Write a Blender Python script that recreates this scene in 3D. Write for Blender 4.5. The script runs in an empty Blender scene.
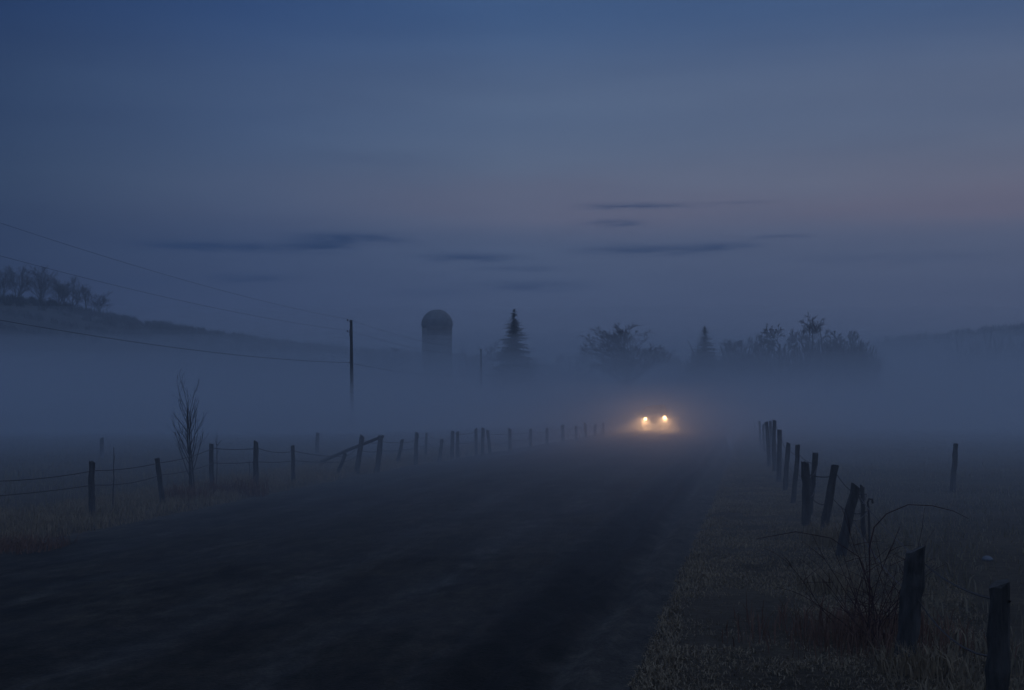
import bpy, math, random
import numpy as np
from mathutils import Vector, Matrix, noise as mnoise

random.seed(11)
RNG = np.random.default_rng(11)
S = bpy.context.scene
COL = S.collection
PI = math.pi
F, CX, HZ, EYE = 1422.0, 512.0, 395.0, 2.2     # focal length in pixels, centre column, horizon row, eye height


# ------------------------------------------------------------------ helpers
def tag(o, label=None, cat=None, group=None, kind=None):
    if label: o['label'] = label
    if cat: o['category'] = cat
    if group: o['group'] = group
    if kind: o['kind'] = kind
    return o


def empty(name, loc=(0, 0, 0), rz=0.0):
    o = bpy.data.objects.new(name, None)
    o.empty_display_size = 0.2
    o.location = loc
    o.rotation_euler = (0, 0, rz)
    COL.objects.link(o)
    return o


class MB:
    """collects tubes, boxes, lofts; build() links them as one mesh object"""
    def __init__(self):
        self.v, self.f, self.uv = [], [], None

    def ring_faces(self, a, b, n):
        for i in range(n):
            j = (i + 1) % n
            self.f.append((a + i, a + j, b + j, b + i))

    def tube(self, pts, rad, n=6, cap=True, rough=0.0):
        pts = [Vector(p) for p in pts]
        if not hasattr(rad, '__len__'):
            rad = [rad] * len(pts)
        starts = []
        up = None
        for k, p in enumerate(pts):
            d = (pts[min(k + 1, len(pts) - 1)] - pts[max(k - 1, 0)])
            if d.length < 1e-9: d = Vector((0, 0, 1))
            d.normalize()
            if up is None:
                ref = Vector((0, 1, 0)) if abs(d.y) < 0.9 else Vector((1, 0, 0))
                a = d.cross(ref).normalized()
            else:
                a = (up - d * up.dot(d))
                a = a.normalized() if a.length > 1e-6 else d.orthogonal().normalized()
            up = a
            b = d.cross(a)
            starts.append(len(self.v))
            for i in range(n):
                t = 2 * PI * i / n
                r = rad[k] * (1 + (random.uniform(-rough, rough) if rough else 0))
                self.v.append(tuple(p + a * (math.cos(t) * r) + b * (math.sin(t) * r)))
        for k in range(len(starts) - 1):
            self.ring_faces(starts[k], starts[k + 1], n)
        if cap:
            self.f.append(tuple(starts[0] + i for i in reversed(range(n))))
            self.f.append(tuple(starts[-1] + i for i in range(n)))

    def box(self, c, s, M=None):
        b = len(self.v)
        for dz in (-1, 1):
            for dx, dy in ((-1, -1), (1, -1), (1, 1), (-1, 1)):
                p = Vector((c[0] + dx * s[0] / 2, c[1] + dy * s[1] / 2, c[2] + dz * s[2] / 2))
                if M: p = M @ p
                self.v.append(tuple(p))
        for q in ((3, 2, 1, 0), (4, 5, 6, 7), (0, 1, 5, 4), (1, 2, 6, 5), (2, 3, 7, 6), (3, 0, 4, 7)):
            self.f.append(tuple(b + i for i in q))

    def loft(self, rings, cap=True, closed=True):
        n = len(rings[0])
        st = []
        for r in rings:
            st.append(len(self.v))
            self.v.extend(tuple(p) for p in r)
        for k in range(len(st) - 1):
            for i in range(n if closed else n - 1):
                j = (i + 1) % n
                self.f.append((st[k] + i, st[k] + j, st[k + 1] + j, st[k + 1] + i))
        if cap:
            self.f.append(tuple(st[0] + i for i in reversed(range(n))))
            self.f.append(tuple(st[-1] + i for i in range(n)))

    def quad(self, *p):
        b = len(self.v)
        self.v.extend(tuple(q) for q in p)
        self.f.append(tuple(range(b, b + len(p))))

    def build(self, name, m, parent=None, smooth=False, bevel=0.0, sub=0):
        me = bpy.data.meshes.new(name)
        me.from_pydata(self.v, [], self.f)
        me.update()
        if smooth:
            me.polygons.foreach_set('use_smooth', [True] * len(me.polygons))
        if m: me.materials.append(m)
        o = bpy.data.objects.new(name, me)
        COL.objects.link(o)
        if parent: o.parent = parent
        if bevel:
            b = o.modifiers.new('bevel', 'BEVEL'); b.width = bevel; b.segments = 2; b.limit_method = 'ANGLE'
        if sub:
            b = o.modifiers.new('sub', 'SUBSURF'); b.levels = sub; b.render_levels = sub
        return o


def np_mesh(name, v, f, m, parent=None, uv=None, smooth=False):
    """v (n,3), f (k,3 or 4)"""
    me = bpy.data.meshes.new(name)
    v = np.asarray(v, dtype=np.float32); f = np.asarray(f, dtype=np.int32)
    k = f.shape[1]
    me.vertices.add(len(v)); me.vertices.foreach_set('co', v.ravel())
    me.loops.add(f.size); me.loops.foreach_set('vertex_index', f.ravel())
    me.polygons.add(len(f))
    me.polygons.foreach_set('loop_start', np.arange(0, f.size, k, dtype=np.int32))
    if smooth:
        me.polygons.foreach_set('use_smooth', np.ones(len(f), dtype=bool))
    if uv is not None:
        l = me.uv_layers.new(name='UVMap')
        l.data.foreach_set('uv', np.asarray(uv, dtype=np.float32)[f.ravel()].ravel())
    me.update(calc_edges=True); me.validate()
    if m: me.materials.append(m)
    o = bpy.data.objects.new(name, me)
    COL.objects.link(o)
    if parent: o.parent = parent
    return o


class N:
    """small node-tree writer"""
    def __init__(self, tree):
        self.t = tree; tree.nodes.clear()

    def new(self, typ, **kw):
        n = self.t.nodes.new(typ)
        for k, v in kw.items():
            if k == 'ins':
                for a, b in v.items():
                    if hasattr(b, 'is_output') and b.is_output: self.t.links.new(b, n.inputs[a])
                    else: n.inputs[a].default_value = b
            else: setattr(n, k, v)
        return n

    def math(self, op, a, b=None, c=None, clamp=False):
        n = self.t.nodes.new('ShaderNodeMath'); n.operation = op; n.use_clamp = clamp
        for i, x in enumerate((a, b, c)):
            if x is None: continue
            if hasattr(x, 'is_output'): self.t.links.new(x, n.inputs[i])
            else: n.inputs[i].default_value = x
        return n.outputs[0]

    def mix(self, fac, a, b, mode='MIX'):
        n = self.t.nodes.new('ShaderNodeMix'); n.data_type = 'RGBA'; n.blend_type = mode
        for i, x in ((0, fac), (6, a), (7, b)):
            if hasattr(x, 'is_output'): self.t.links.new(x, n.inputs[i])
            else: n.inputs[i].default_value = (tuple(x) + (1,))[:4] if hasattr(x, '__len__') else x
        return n.outputs[2]

    def ramp(self, fac, stops, interp='LINEAR'):
        n = self.t.nodes.new('ShaderNodeValToRGB'); n.color_ramp.interpolation = interp
        e = n.color_ramp.elements
        while len(e) < len(stops): e.new(0.5)
        for q, (p, c) in zip(e, stops):
            q.position = p; q.color = (tuple(c) + (1,))[:4] if hasattr(c, '__len__') else (c, c, c, 1)
        self.t.links.new(fac, n.inputs[0])
        return n.outputs[0]

    def link(self, a, b): self.t.links.new(a, b)


def mat(name, base, rough=0.85, noise=6.0, var=0.35, bump=0.3, coord='Object', spec=0.3, island=False, stretch=None, metallic=0.0, tint=None):
    m = bpy.data.materials.new(name); m.use_nodes = True
    n = N(m.node_tree)
    out = n.new('ShaderNodeOutputMaterial')
    p = n.new('ShaderNodeBsdfPrincipled')
    tc = n.new('ShaderNodeTexCoord')
    co = tc.outputs[coord]
    if stretch:
        mp = n.new('ShaderNodeMapping'); mp.inputs['Scale'].default_value = stretch
        n.link(co, mp.inputs['Vector']); co = mp.outputs[0]
    nz = n.new('ShaderNodeTexNoise', ins={'Vector': co, 'Scale': noise, 'Detail': 6.0, 'Roughness': 0.65})
    lo = tuple(c * (1 - var) for c in base); hi = tuple(min(1, c * (1 + var)) for c in base)
    if tint: hi = tint
    col = n.ramp(nz.outputs['Fac'], [(0.3, lo), (0.7, hi)])
    if island:
        g = n.new('ShaderNodeNewGeometry')
        col = n.mix(0.4, col, n.ramp(g.outputs['Random Per Island'], [(0.0, lo), (0.55, base), (1.0, hi)]))
    n.link(col, p.inputs['Base Color'])
    p.inputs['Roughness'].default_value = rough
    p.inputs['Metallic'].default_value = metallic
    p.inputs['Specular IOR Level'].default_value = spec
    if bump:
        b = n.new('ShaderNodeBump', ins={'Strength': bump, 'Distance': 0.02, 'Height': nz.outputs['Fac']})
        n.link(b.outputs[0], p.inputs['Normal'])
    n.link(p.outputs[0], out.inputs[0])
    return m


def lin(r, g, b):
    return tuple(((c / 255) / 12.92 if c <= 10 else ((c / 255 + 0.055) / 1.055) ** 2.4) for c in (r, g, b))


# ------------------------------------------------------------------ camera
cam = bpy.data.cameras.new('camera'); camo = bpy.data.objects.new('camera', cam); COL.objects.link(camo)
cam.sensor_width = 36.0; cam.lens = 50.0
cam.clip_start = 0.1; cam.clip_end = 6000
camo.location = (0, 0, EYE)
camo.rotation_euler = (math.radians(90) + math.atan((HZ - 345) / F), 0, 0)
S.camera = camo


# ------------------------------------------------------------------ terrain functions
def road_c(y):                    # road centre line
    return -6.04 + 0.173 * y - 0.00006 * max(0.0, y - 120) ** 2 * (0 if y < 120 else 1)


def left_edge(y):  return -5.1 + 1.9 * min(1.0, max(0.0, (y - 42) / 30))
def pave_edge(y):  return 3.6 - 0.3 * min(1.0, max(0.0, (y - 50) / 40))
def right_edge(y): return 5.1 - 1.2 * min(1.0, max(0.0, (y - 50) / 40))


def sm(a, b, x):
    t = min(1.0, max(0.0, (x - a) / (b - a))); return t * t * (3 - 2 * t)


def ground_z(x, y):
    u = x - road_c(y)
    far = sm(5.5, 9.0, abs(u))
    z = 0.10 * mnoise.noise(Vector((x * 0.11, y * 0.11, 3.0))) * (0.25 + 0.75 * far)
    near = max(0.0, 1 - math.hypot(x, y) / 70)
    z += 0.045 * mnoise.noise(Vector((x * 0.9, y * 0.9, 7.0))) * near * sm(4.8, 6.0, abs(u))
    z -= 0.9 * sm(60, 130, y) * sm(7, 22, -u) + 0.7 * sm(60, 140, y) * sm(7, 22, u)   # damp meadow lies lower
    z -= 0.36 * (1 - sm(4.5, 5.3, abs(u)))           # bed under the road
    return z


def crown(u):
    return 0.09 - 0.03 * max(0.0, abs(u + 0.75) - 0.6)


def at(px, py, z=0.0):            # pixel on the ground -> point
    d = (EYE - z) * F / (py - HZ)
    return Vector(((px - CX) / F * d, d, z))


def atd(px, d):
    return (px - CX) / F * d


def on(px, d):
    x = atd(px, d)
    return Vector((x, d, ground_z(x, d)))


# ------------------------------------------------------------------ materials
M = {}
M['bark'] = mat('old_bark', (0.055, 0.048, 0.042), noise=9, var=0.5)
M['twig'] = mat('bare_twig', (0.05, 0.042, 0.038), noise=3, var=0.3, bump=0)
M['needle'] = mat('conifer_needles', (0.035, 0.05, 0.032), noise=1.2, var=0.4, bump=0, island=True)
M['post'] = mat('weathered_wood', (0.085, 0.075, 0.065), noise=14, var=0.6, bump=0.8, stretch=(1, 1, 0.18))
M['pole'] = mat('pole_wood', (0.11, 0.10, 0.09), noise=10, var=0.4, bump=0.5, stretch=(1, 1, 0.1))
M['wire'] = mat('rusty_wire', (0.06, 0.045, 0.038), rough=0.6, noise=30, var=0.4, bump=0)
M['cable'] = mat('black_cable', (0.02, 0.02, 0.022), rough=0.6, noise=3, var=0.2, bump=0)
M['glass_ins'] = mat('brown_porcelain', (0.08, 0.05, 0.04), rough=0.25, noise=3, var=0.2, bump=0)
M['straw'] = mat('dead_grass', (0.36, 0.262, 0.16), noise=0.7, var=0.5, bump=0, island=True, tint=(0.5, 0.37, 0.225), spec=0.1)
M['field_straw'] = mat('meadow_grass', (0.3, 0.235, 0.152), noise=0.3, var=0.4, bump=0, island=True, tint=(0.4, 0.315, 0.2), spec=0.1)
M['weed'] = mat('brown_weed', (0.24, 0.13, 0.085), noise=2, var=0.5, bump=0, island=True, spec=0.1)
M['cane'] = mat('red_cane', (0.09, 0.042, 0.036), noise=6, var=0.4, bump=0, spec=0.2)
M['hill'] = mat('wooded_hillside', (0.045, 0.045, 0.04), noise=0.05, var=0.4, bump=0)
M['woods'] = mat('far_woods', (0.04, 0.042, 0.036), noise=0.1, var=0.4, bump=0, island=True)
M['concrete'] = mat('silo_staves', (0.26, 0.25, 0.24), noise=0.7, var=0.35, bump=0.2)
M['tin'] = mat('galvanised_dome', (0.24, 0.245, 0.25), rough=0.6, noise=1.0, var=0.25, bump=0.1, metallic=0.6)
M['iron'] = mat('iron_hoop', (0.12, 0.1, 0.09), rough=0.6, noise=2, var=0.3, bump=0, metallic=0.4)
M['stone'] = mat('pale_stone', (0.2, 0.2, 0.21), noise=8, var=0.3, bump=0.5)
M['barn'] = mat('barn_boards', (0.16, 0.12, 0.1), noise=1.5, var=0.4, bump=0.2, stretch=(1, 1, 0.1))
M['barn_roof'] = mat('barn_tin', (0.2, 0.2, 0.21), rough=0.5, noise=1.5, var=0.3, bump=0.1)


def ground_material():
    m = bpy.data.materials.new('meadow_soil'); m.use_nodes = True
    n = N(m.node_tree)
    out = n.new('ShaderNodeOutputMaterial'); p = n.new('ShaderNodeBsdfPrincipled')
    co = n.new('ShaderNodeNewGeometry').outputs['Position']
    a = n.new('ShaderNodeTexNoise', ins={'Vector': co, 'Scale': 0.35, 'Detail': 8.0, 'Roughness': 0.7})
    mp = n.new('ShaderNodeMapping', ins={'Vector': co, 'Scale': (1.0, 3.0, 1.0)})
    b = n.new('ShaderNodeTexNoise', ins={'Vector': mp.outputs[0], 'Scale': 5.0, 'Detail': 8.0, 'Roughness': 0.75})
    c1 = n.ramp(a.outputs['Fac'], [(0.32, (0.085, 0.066, 0.045)), (0.55, (0.145, 0.112, 0.076)), (0.75, (0.23, 0.175, 0.112))])
    c2 = n.ramp(b.outputs['Fac'], [(0.3, (0.35, 0.35, 0.35)), (0.7, (1.3, 1.25, 1.2))])
    n.link(n.mix(1.0, c1, c2, 'MULTIPLY'), p.inputs['Base Color'])
    p.inputs['Roughness'].default_value = 0.95; p.inputs['Specular IOR Level'].default_value = 0.1
    h = n.math('ADD', n.math('MULTIPLY', a.outputs['Fac'], 0.5), b.outputs['Fac'])
    bp = n.new('ShaderNodeBump', ins={'Strength': 0.9, 'Distance': 0.08, 'Height': h})
    n.link(bp.outputs[0], p.inputs['Normal']); n.link(p.outputs[0], out.inputs[0])
    return m


def road_material(name, dirt):
    """u = metres across from the centre line, v = metres along"""
    m = bpy.data.materials.new(name); m.use_nodes = True
    n = N(m.node_tree)
    out = n.new('ShaderNodeOutputMaterial'); p = n.new('ShaderNodeBsdfPrincipled')
    uv = n.new('ShaderNodeTexCoord').outputs['UV']
    sep = n.new('ShaderNodeSeparateXYZ', ins={0: uv})
    u = sep.outputs[0]
    mp = n.new('ShaderNodeMapping', ins={'Vector': uv, 'Scale': (1.0, 0.12, 1.0)})
    streak = n.new('ShaderNodeTexNoise', ins={'Vector': mp.outputs[0], 'Scale': 1.6, 'Detail': 7.0, 'Roughness': 0.65}).outputs['Fac']
    blot = n.new('ShaderNodeTexNoise', ins={'Vector': uv, 'Scale': 0.45, 'Detail': 6.0, 'Roughness': 0.6}).outputs['Fac']
    grit = n.new('ShaderNodeTexNoise', ins={'Vector': uv, 'Scale': 26.0, 'Detail': 5.0, 'Roughness': 0.8}).outputs['Fac']
    vor = n.new('ShaderNodeTexVoronoi', ins={'Vector': uv, 'Scale': 30.0})
    wob = n.math('MULTIPLY', n.math('SUBTRACT', blot, 0.5), 0.9)
    uw = n.math('ADD', u, wob)
    if dirt:
        c = n.ramp(streak, [(0.3, (0.03, 0.025, 0.019)), (0.55, (0.054, 0.046, 0.036)), (0.75, (0.08, 0.07, 0.056))])
        wet = n.ramp(n.math('MULTIPLY', uw, 0.1), [(0.325, 0.95), (0.352, 0.3), (0.425, 0.42), (0.452, 1.5)])
        c = n.mix(1.0, c, wet, 'MULTIPLY')
        rough = n.ramp(streak, [(0.3, 0.7), (0.7, 0.95)])
    else:
        c = n.ramp(n.math('ADD', n.math('MULTIPLY', streak, 0.6), n.math('MULTIPLY', blot, 0.4)),
                   [(0.36, (0.02, 0.017, 0.0125)), (0.5, (0.040, 0.032, 0.0225)), (0.64, (0.064, 0.056, 0.044))])
        t = None
        for off, w, a in ((-3.3, 0.3, 0.8), (-1.7, 0.35, 0.5), (0.6, 0.4, 0.6), (2.2, 0.35, 0.5)):
            g = n.math('MULTIPLY', n.math('EXPONENT', n.math('MULTIPLY', n.math('POWER', n.math('ABSOLUTE', n.math('DIVIDE', n.math('SUBTRACT', uw, off), w)), 2.0), -1.0)), a)
            t = g if t is None else n.math('ADD', t, g)
        t = n.math('MULTIPLY', t, n.ramp(streak, [(0.35, 0.0), (0.65, 1.0)]))
        c = n.mix(n.math('MULTIPLY', t, 0.7), c, (0.085, 0.081, 0.076))
        holes = n.new('ShaderNodeTexNoise', ins={'Vector': n.new('ShaderNodeMapping', ins={'Vector': uv, 'Scale': (1.0, 0.45, 1.0)}).outputs[0], 'Scale': 1.1, 'Detail': 5.0, 'Roughness': 0.6}).outputs['Fac']
        c = n.mix(1.0, c, n.ramp(holes, [(0.36, (0.62, 0.62, 0.64)), (0.47, (1.0, 1.0, 1.0)), (0.62, (1.25, 1.23, 1.2))]), 'MULTIPLY')
        side_dirt = n.math('MULTIPLY', n.ramp(n.math('ADD', n.math('MULTIPLY', uw, -0.1), 0.0), [(0.40, 0.0), (0.50, 0.9)]), n.ramp(holes, [(0.3, 0.6), (0.6, 1.0)]))
        c = n.mix(side_dirt, c, (0.095, 0.078, 0.056))
        rough = n.ramp(blot, [(0.35, 0.7), (0.65, 0.92)])
    lump = n.new('ShaderNodeTexNoise', ins={'Vector': n.new('ShaderNodeMapping', ins={'Vector': uv, 'Scale': (1.0, 0.4, 1.0)}).outputs[0], 'Scale': 4.5, 'Detail': 6.0, 'Roughness': 0.7}).outputs['Fac']
    c = n.mix(1.0, c, n.ramp(lump, [(0.34, (0.5, 0.5, 0.5)), (0.5, (0.95, 0.95, 0.95)), (0.68, (1.7, 1.66, 1.6))]), 'MULTIPLY')
    gr = n.ramp(grit, [(0.3, (0.55, 0.55, 0.55)), (0.7, (1.45, 1.45, 1.45))])
    n.link(n.mix(1.0, c, gr, 'MULTIPLY'), p.inputs['Base Color'])
    n.link(rough, p.inputs['Roughness'])
    p.inputs['Specular IOR Level'].default_value = 0.12
    h = n.math('ADD', n.math('MULTIPLY', grit, 0.5), n.math('ADD', n.math('MULTIPLY', vor.outputs['Distance'], 0.5), n.math('ADD', n.math('MULTIPLY', streak, 1.6), n.math('MULTIPLY', lump, 1.5))))
    bp = n.new('ShaderNodeBump', ins={'Strength': 1.0, 'Distance': 0.04, 'Height': h})
    n.link(bp.outputs[0], p.inputs['Normal']); n.link(p.outputs[0], out.inputs[0])
    return m


# ------------------------------------------------------------------ ground, road, shoulder
def axis(lim_near, step, lim_far, k):
    a = [0.0]; s = step
    while a[-1] < lim_far:
        if a[-1] > lim_near: s *= k
        a.append(a[-1] + s)
    return a


ax = axis(16, 0.35, 1400, 1.12)
XS = np.array([-v for v in reversed(ax[1:])] + ax)
YS = np.array([-v for v in reversed(axis(4, 0.6, 260, 1.25)[1:])] + axis(50, 0.4, 1500, 1.08))
gv = [(x, y, ground_z(x, y)) for y in YS for x in (XS + 0.12 * max(0, min(y, 120)))]
nx, ny = len(XS), len(YS)
gi = np.arange(nx * ny).reshape(ny, nx)
gf = np.stack([gi[:-1, :-1], gi[:-1, 1:], gi[1:, 1:], gi[1:, :-1]], -1).reshape(-1, 4)
ground = np_mesh('ground', gv, gf, ground_material(), smooth=True)
tag(ground, 'dull brown meadow ground either side of the road', 'ground', kind='structure')


def strip(name, lo, hi, nu, mt, dz, y0=-20.0, y1=420.0):
    ys = []; y = y0
    while y < y1:
        ys.append(y); y += 0.22 if 2 < y < 45 else (0.6 if y < 110 else 4.0)
    v, uv = [], []
    for y in ys:
        a, b = lo(y), hi(y)
        for i in range(nu + 1):
            u = a + (b - a) * i / nu
            wob = 0.09 * mnoise.noise(Vector((y * 0.35, 5.0 if i == 0 else 9.0, 0))) + 0.05 * mnoise.noise(Vector((y * 1.3, 2.0 if i == 0 else 8.0, 0)))
            if i in (0, nu): u += wob
            v.append((road_c(y) + u, y, dz(u, y) + 0.0)); uv.append((u, y))
    n1 = nu + 1
    ii = np.arange(len(v)).reshape(-1, n1)
    f = np.stack([ii[:-1, :-1], ii[:-1, 1:], ii[1:, 1:], ii[1:, :-1]], -1).reshape(-1, 4)
    return np_mesh(name, v, f, mt, uv=uv, smooth=True)


def road_h(u, y):
    z = crown(u) - 0.02 - 0.06 * sm(3.0, 3.6, u)
    for off in (-3.3, -1.7, 0.6, 2.2):
        z -= 0.018 * math.exp(-((u - off) / 0.35) ** 2)
    z += 0.02 * mnoise.noise(Vector((u * 1.3, y * 0.5, 1.0))) + 0.012 * mnoise.noise(Vector((u * 3.1, y * 1.7, 6.0)))
    return z


def shoulder_h(u, y):
    z = crown(u) - 0.025
    w = 0.25 * mnoise.noise(Vector((y * 0.12, 4.0, 0)))
    for off, dep in ((3.95 + w, 0.085), (4.45 + w * 0.7, 0.05)):
        z -= dep * math.exp(-((u - off) / 0.16) ** 2) * (0.7 + 0.6 * mnoise.noise(Vector((y * 0.5, off, 0))))
        z += 0.05 * math.exp(-((u - off - 0.27) / 0.14) ** 2)
    z += 0.035 * mnoise.noise(Vector((u * 3.1, y * 1.9, 4.0))) + 0.02 * mnoise.noise(Vector((u * 7, y * 6, 4.0)))
    z -= 0.05 * (1 - sm(2.95, 3.3, u))
    z -= 0.07 * math.exp(-((u - 4.25) / 0.45) ** 2 - ((y - 15.3) / 0.9) ** 2)
    return z


road = strip('road', left_edge, pave_edge, 44, road_material('worn_road', False), road_h)
tag(road, 'dark worn country road running away into the mist', 'road', kind='structure')
shoulder = strip('road_shoulder', lambda y: pave_edge(y) - 0.9, right_edge, 26, road_material('muddy_shoulder', True), shoulder_h)
tag(shoulder, 'rutted muddy shoulder along the right of the road', 'road shoulder', kind='structure')


# ------------------------------------------------------------------ grass
def blades(name, pts, h, w, m, lean=0.6, parent=None):
    """pts (n,3); each blade a bent strip of two quads ending narrow"""
    n = len(pts)
    h = h * RNG.uniform(0.45, 1.25, n); a = RNG.uniform(0, 2 * PI, n); t = RNG.uniform(0, 2 * PI, n)
    l = RNG.uniform(0.15, 1.0, n) * lean * h
    side = np.stack([np.cos(t), np.sin(t), np.zeros(n)], 1) * (w * RNG.uniform(0.6, 1.4, n))[:, None] / 2
    dr = np.stack([np.cos(a), np.sin(a), np.zeros(n)], 1)
    p0 = pts; p1 = pts + dr * (l * 0.35)[:, None]; p1[:, 2] += h * 0.6
    p2 = pts + dr * l[:, None]; p2[:, 2] += h * np.clip(1 - 0.45 * l / np.maximum(h, 1e-4), 0.35, 1)
    v = np.empty((n, 6, 3))
    v[:, 0] = p0 - side; v[:, 1] = p0 + side; v[:, 2] = p1 + side * 0.8; v[:, 3] = p1 - side * 0.8
    v[:, 4] = p2 + side * 0.15; v[:, 5] = p2 - side * 0.15
    b = (np.arange(n) * 6)[:, None]
    f = np.concatenate([b + np.array([0, 1, 2, 3]), b + np.array([3, 2, 4, 5])], 1).reshape(-1, 4)
    return np_mesh(name, v.reshape(-1, 3), f, m, parent)


def scatter(n, u0, u1, y0, y1, clump=0.5, thr=-0.2, freq=0.8, ypow=1.0):
    out = []
    tries = 0
    while len(out) < n and tries < n * 6:
        tries += 1
        y = y0 + (y1 - y0) * random.random() ** ypow
        u = u0(y) + (u1(y) - u0(y)) * random.random()
        x = road_c(y) + u
        k = mnoise.noise(Vector((x * freq, y * freq * 0.8, 11.0))) + 0.6 * mnoise.noise(Vector((x * freq * 3, y * freq * 3, 5.0)))
        if k < thr + random.uniform(-clump, clump): continue
        out.append((x, y, ground_z(x, y) - 0.015))
    return np.array(out)


rg = np.concatenate([scatter(85000, lambda y: right_edge(y) - 0.6, lambda y: right_edge(y) + 3.2, 6.0, 34.0, ypow=1.5, thr=-0.12, freq=0.7, clump=0.4),
                     scatter(26000, lambda y: right_edge(y) - 0.5, lambda y: right_edge(y) + 3.0, 30.0, 85.0, ypow=1.3)])
tag(blades('roadside_grass', rg, 0.06, 0.009, M['straw'], lean=1.3), 'matted dead brown grass on the right hand verge', 'grass', kind='stuff')
lg = np.concatenate([scatter(42000, lambda y: left_edge(y) - 2.8, lambda y: left_edge(y) + 0.45, 15.0, 62.0, ypow=1.2)])
tag(blades('verge_grass', lg, 0.19, 0.013, M['straw'], lean=0.65), 'dry straw coloured grass along the left fence', 'grass', kind='stuff')
fg = np.concatenate([scatter(75000, lambda y: right_edge(y) + 2.4, lambda y: right_edge(y) + 30, 8.0, 80.0, thr=-0.1, freq=0.4, ypow=1.4),
                     scatter(80000, lambda y: left_edge(y) - 45, lambda y: left_edge(y) - 2.4, 18.0, 95.0, thr=-0.1, freq=0.4, ypow=1.2)])
tag(blades('meadow_grass', fg, np.where(fg[:, 0] > 2.5 + 0.173 * fg[:, 1], 0.11, 0.19), 0.017, M['field_straw'], lean=0.5), 'dull rough grass of the meadows beyond both fences', 'grass', kind='stuff')


# ------------------------------------------------------------------ fence posts and wires
def post_mesh(base, top, r, name='fence_post', parent=None, n=9):
    """weathered round post from base to top (sunk a little), ragged cut top"""
    b, t = Vector(base), Vector(top)
    mb = MB()
    d = (t - b)
    pts, rad = [], []
    seg = 9
    bow = Vector((random.uniform(-1, 1), random.uniform(-1, 1), 0)) * 0.018
    for k in range(-1, seg + 1):
        s = k / seg
        pts.append(b + d * s + bow * math.sin(max(0, s) * PI) + Vector((random.uniform(-1, 1), random.uniform(-1, 1), 0)) * 0.005)
        rad.append(r * (1.06 - 0.14 * max(0, s)) * random.uniform(0.93, 1.07))
    mb.tube(pts, rad, n, True, rough=0.10)
    sl = random.uniform(-0.6, 0.6)
    for i in range(len(mb.v) - n, len(mb.v)):            # slanted, splintered top
        v = mb.v[i]
        mb.v[i] = (v[0], v[1], v[2] + (v[0] - t.x) * sl + random.uniform(-0.015, 0.02))
    return mb.build(name, M['post'], parent)


def strand(parent, pts, r=0.006, sag=0.06, name='wire', mt=None, seg=7, n=4):
    out = []
    for a, b in zip(pts[:-1], pts[1:]):
        a, b = Vector(a), Vector(b)
        s = sag * random.uniform(0.3, 1.5)
        for k in range(seg):
            t = k / seg
            p = a.lerp(b, t); p.z -= 4 * s * t * (1 - t)
            out.append(p)
    out.append(Vector(pts[-1]))
    mb = MB(); mb.tube(out, r, n, False)
    return mb.build(name, mt or M['wire'], parent)


def fence(name, label, rows, rmul, strands, first=None, last=None, sag=0.06, wr=0.006):
    """rows: (top px, top py, base px, base py, radius); each post stands where its foot meets the ground"""
    g = empty(name); tag(g, label, 'fence')
    tops, feet = [], []
    for (tx, ty, bx, by, r) in rows:
        f = at(bx, by, 0.0); f.z = ground_z(f.x, f.y)
        d = f.y + random.uniform(-0.04, 0.04)
        t = Vector(((tx - CX) / F * d, d, EYE - (ty - HZ) / F * d))
        post_mesh(f, t, r * rmul, parent=g)
        tops.append(t); feet.append(f)
    for h in strands:
        pts = [f.lerp(t, h * random.uniform(0.93, 1.05)) for f, t in zip(feet, tops)]
        pts = [p + Vector((0.05, -0.06, 0)) for p in pts]
        if first: pts = [Vector(first) + Vector((0, 0, h * 1.0))] + pts
        if last: pts = pts + [Vector(last) + Vector((0, 0, h * 1.0))]
        strand(g, pts, wr, sag)
    return g, feet, tops


right_rows = [(997, 583, 989, 735, 0.075), (914, 549, 902, 655, 0.088), (855, 486, 839, 557, 0.066), (861, 486, 862, 540, 0.035),
              (834, 465, 822, 534, 0.066), (804, 462, 805, 526, 0.072), (815, 453, 808, 514, 0.055), (797, 445, 792, 501, 0.05),
              (788, 443, 784, 489, 0.058), (779, 430, 778, 481, 0.062), (774, 420, 774, 472, 0.06), (766, 422, 768, 466, 0.06),
              (770, 421, 771, 459, 0.05), (763, 424, 764, 452, 0.05), (759, 421, 760, 446, 0.05)]
right_fence, rf_feet, rf_tops = fence('wire_fence', 'crooked old fence of leaning wooden posts and loose wire on the right verge', right_rows, 1.0,
                                      (0.86, 0.52), sag=0.09, wr=0.0075)
left_rows = [(93, 461.7, 94, 516, 0.058), (158, 458, 164, 504, 0.052), (212, 444, 213, 488, 0.055), (256.7, 441.7, 256.7, 489, 0.062),
             (293, 445.7, 294, 484, 0.05), (346, 453, 337, 475, 0.05), (362.7, 436, 357, 473, 0.075), (381, 436, 377, 471, 0.075),
             (402.7, 439, 397, 464, 0.055), (417, 432.7, 415.7, 463.5, 0.062), (426.7, 433, 426, 456, 0.045), (442, 439, 439, 459, 0.06),
             (452.7, 431, 451.7, 456.5, 0.066), (457.7, 431.5, 458, 456, 0.066), (476, 428.7, 476.7, 454, 0.062), (483, 428, 482.7, 455, 0.066),
             (487.7, 430, 490.7, 453.5, 0.062), (510, 429, 510.7, 450.5, 0.07), (530.7, 429, 530.7, 448, 0.07), (547, 428, 547, 445.5, 0.07),
             (562.7, 425, 562.7, 443, 0.075), (575.7, 426, 576, 441.5, 0.07), (585, 423, 585.5, 440, 0.075), (595, 424, 595, 438.5, 0.075),
             (603, 423, 603, 437, 0.075)]
l_first = at(-60, 540); l_first.z = ground_z(l_first.x, l_first.y)
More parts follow.
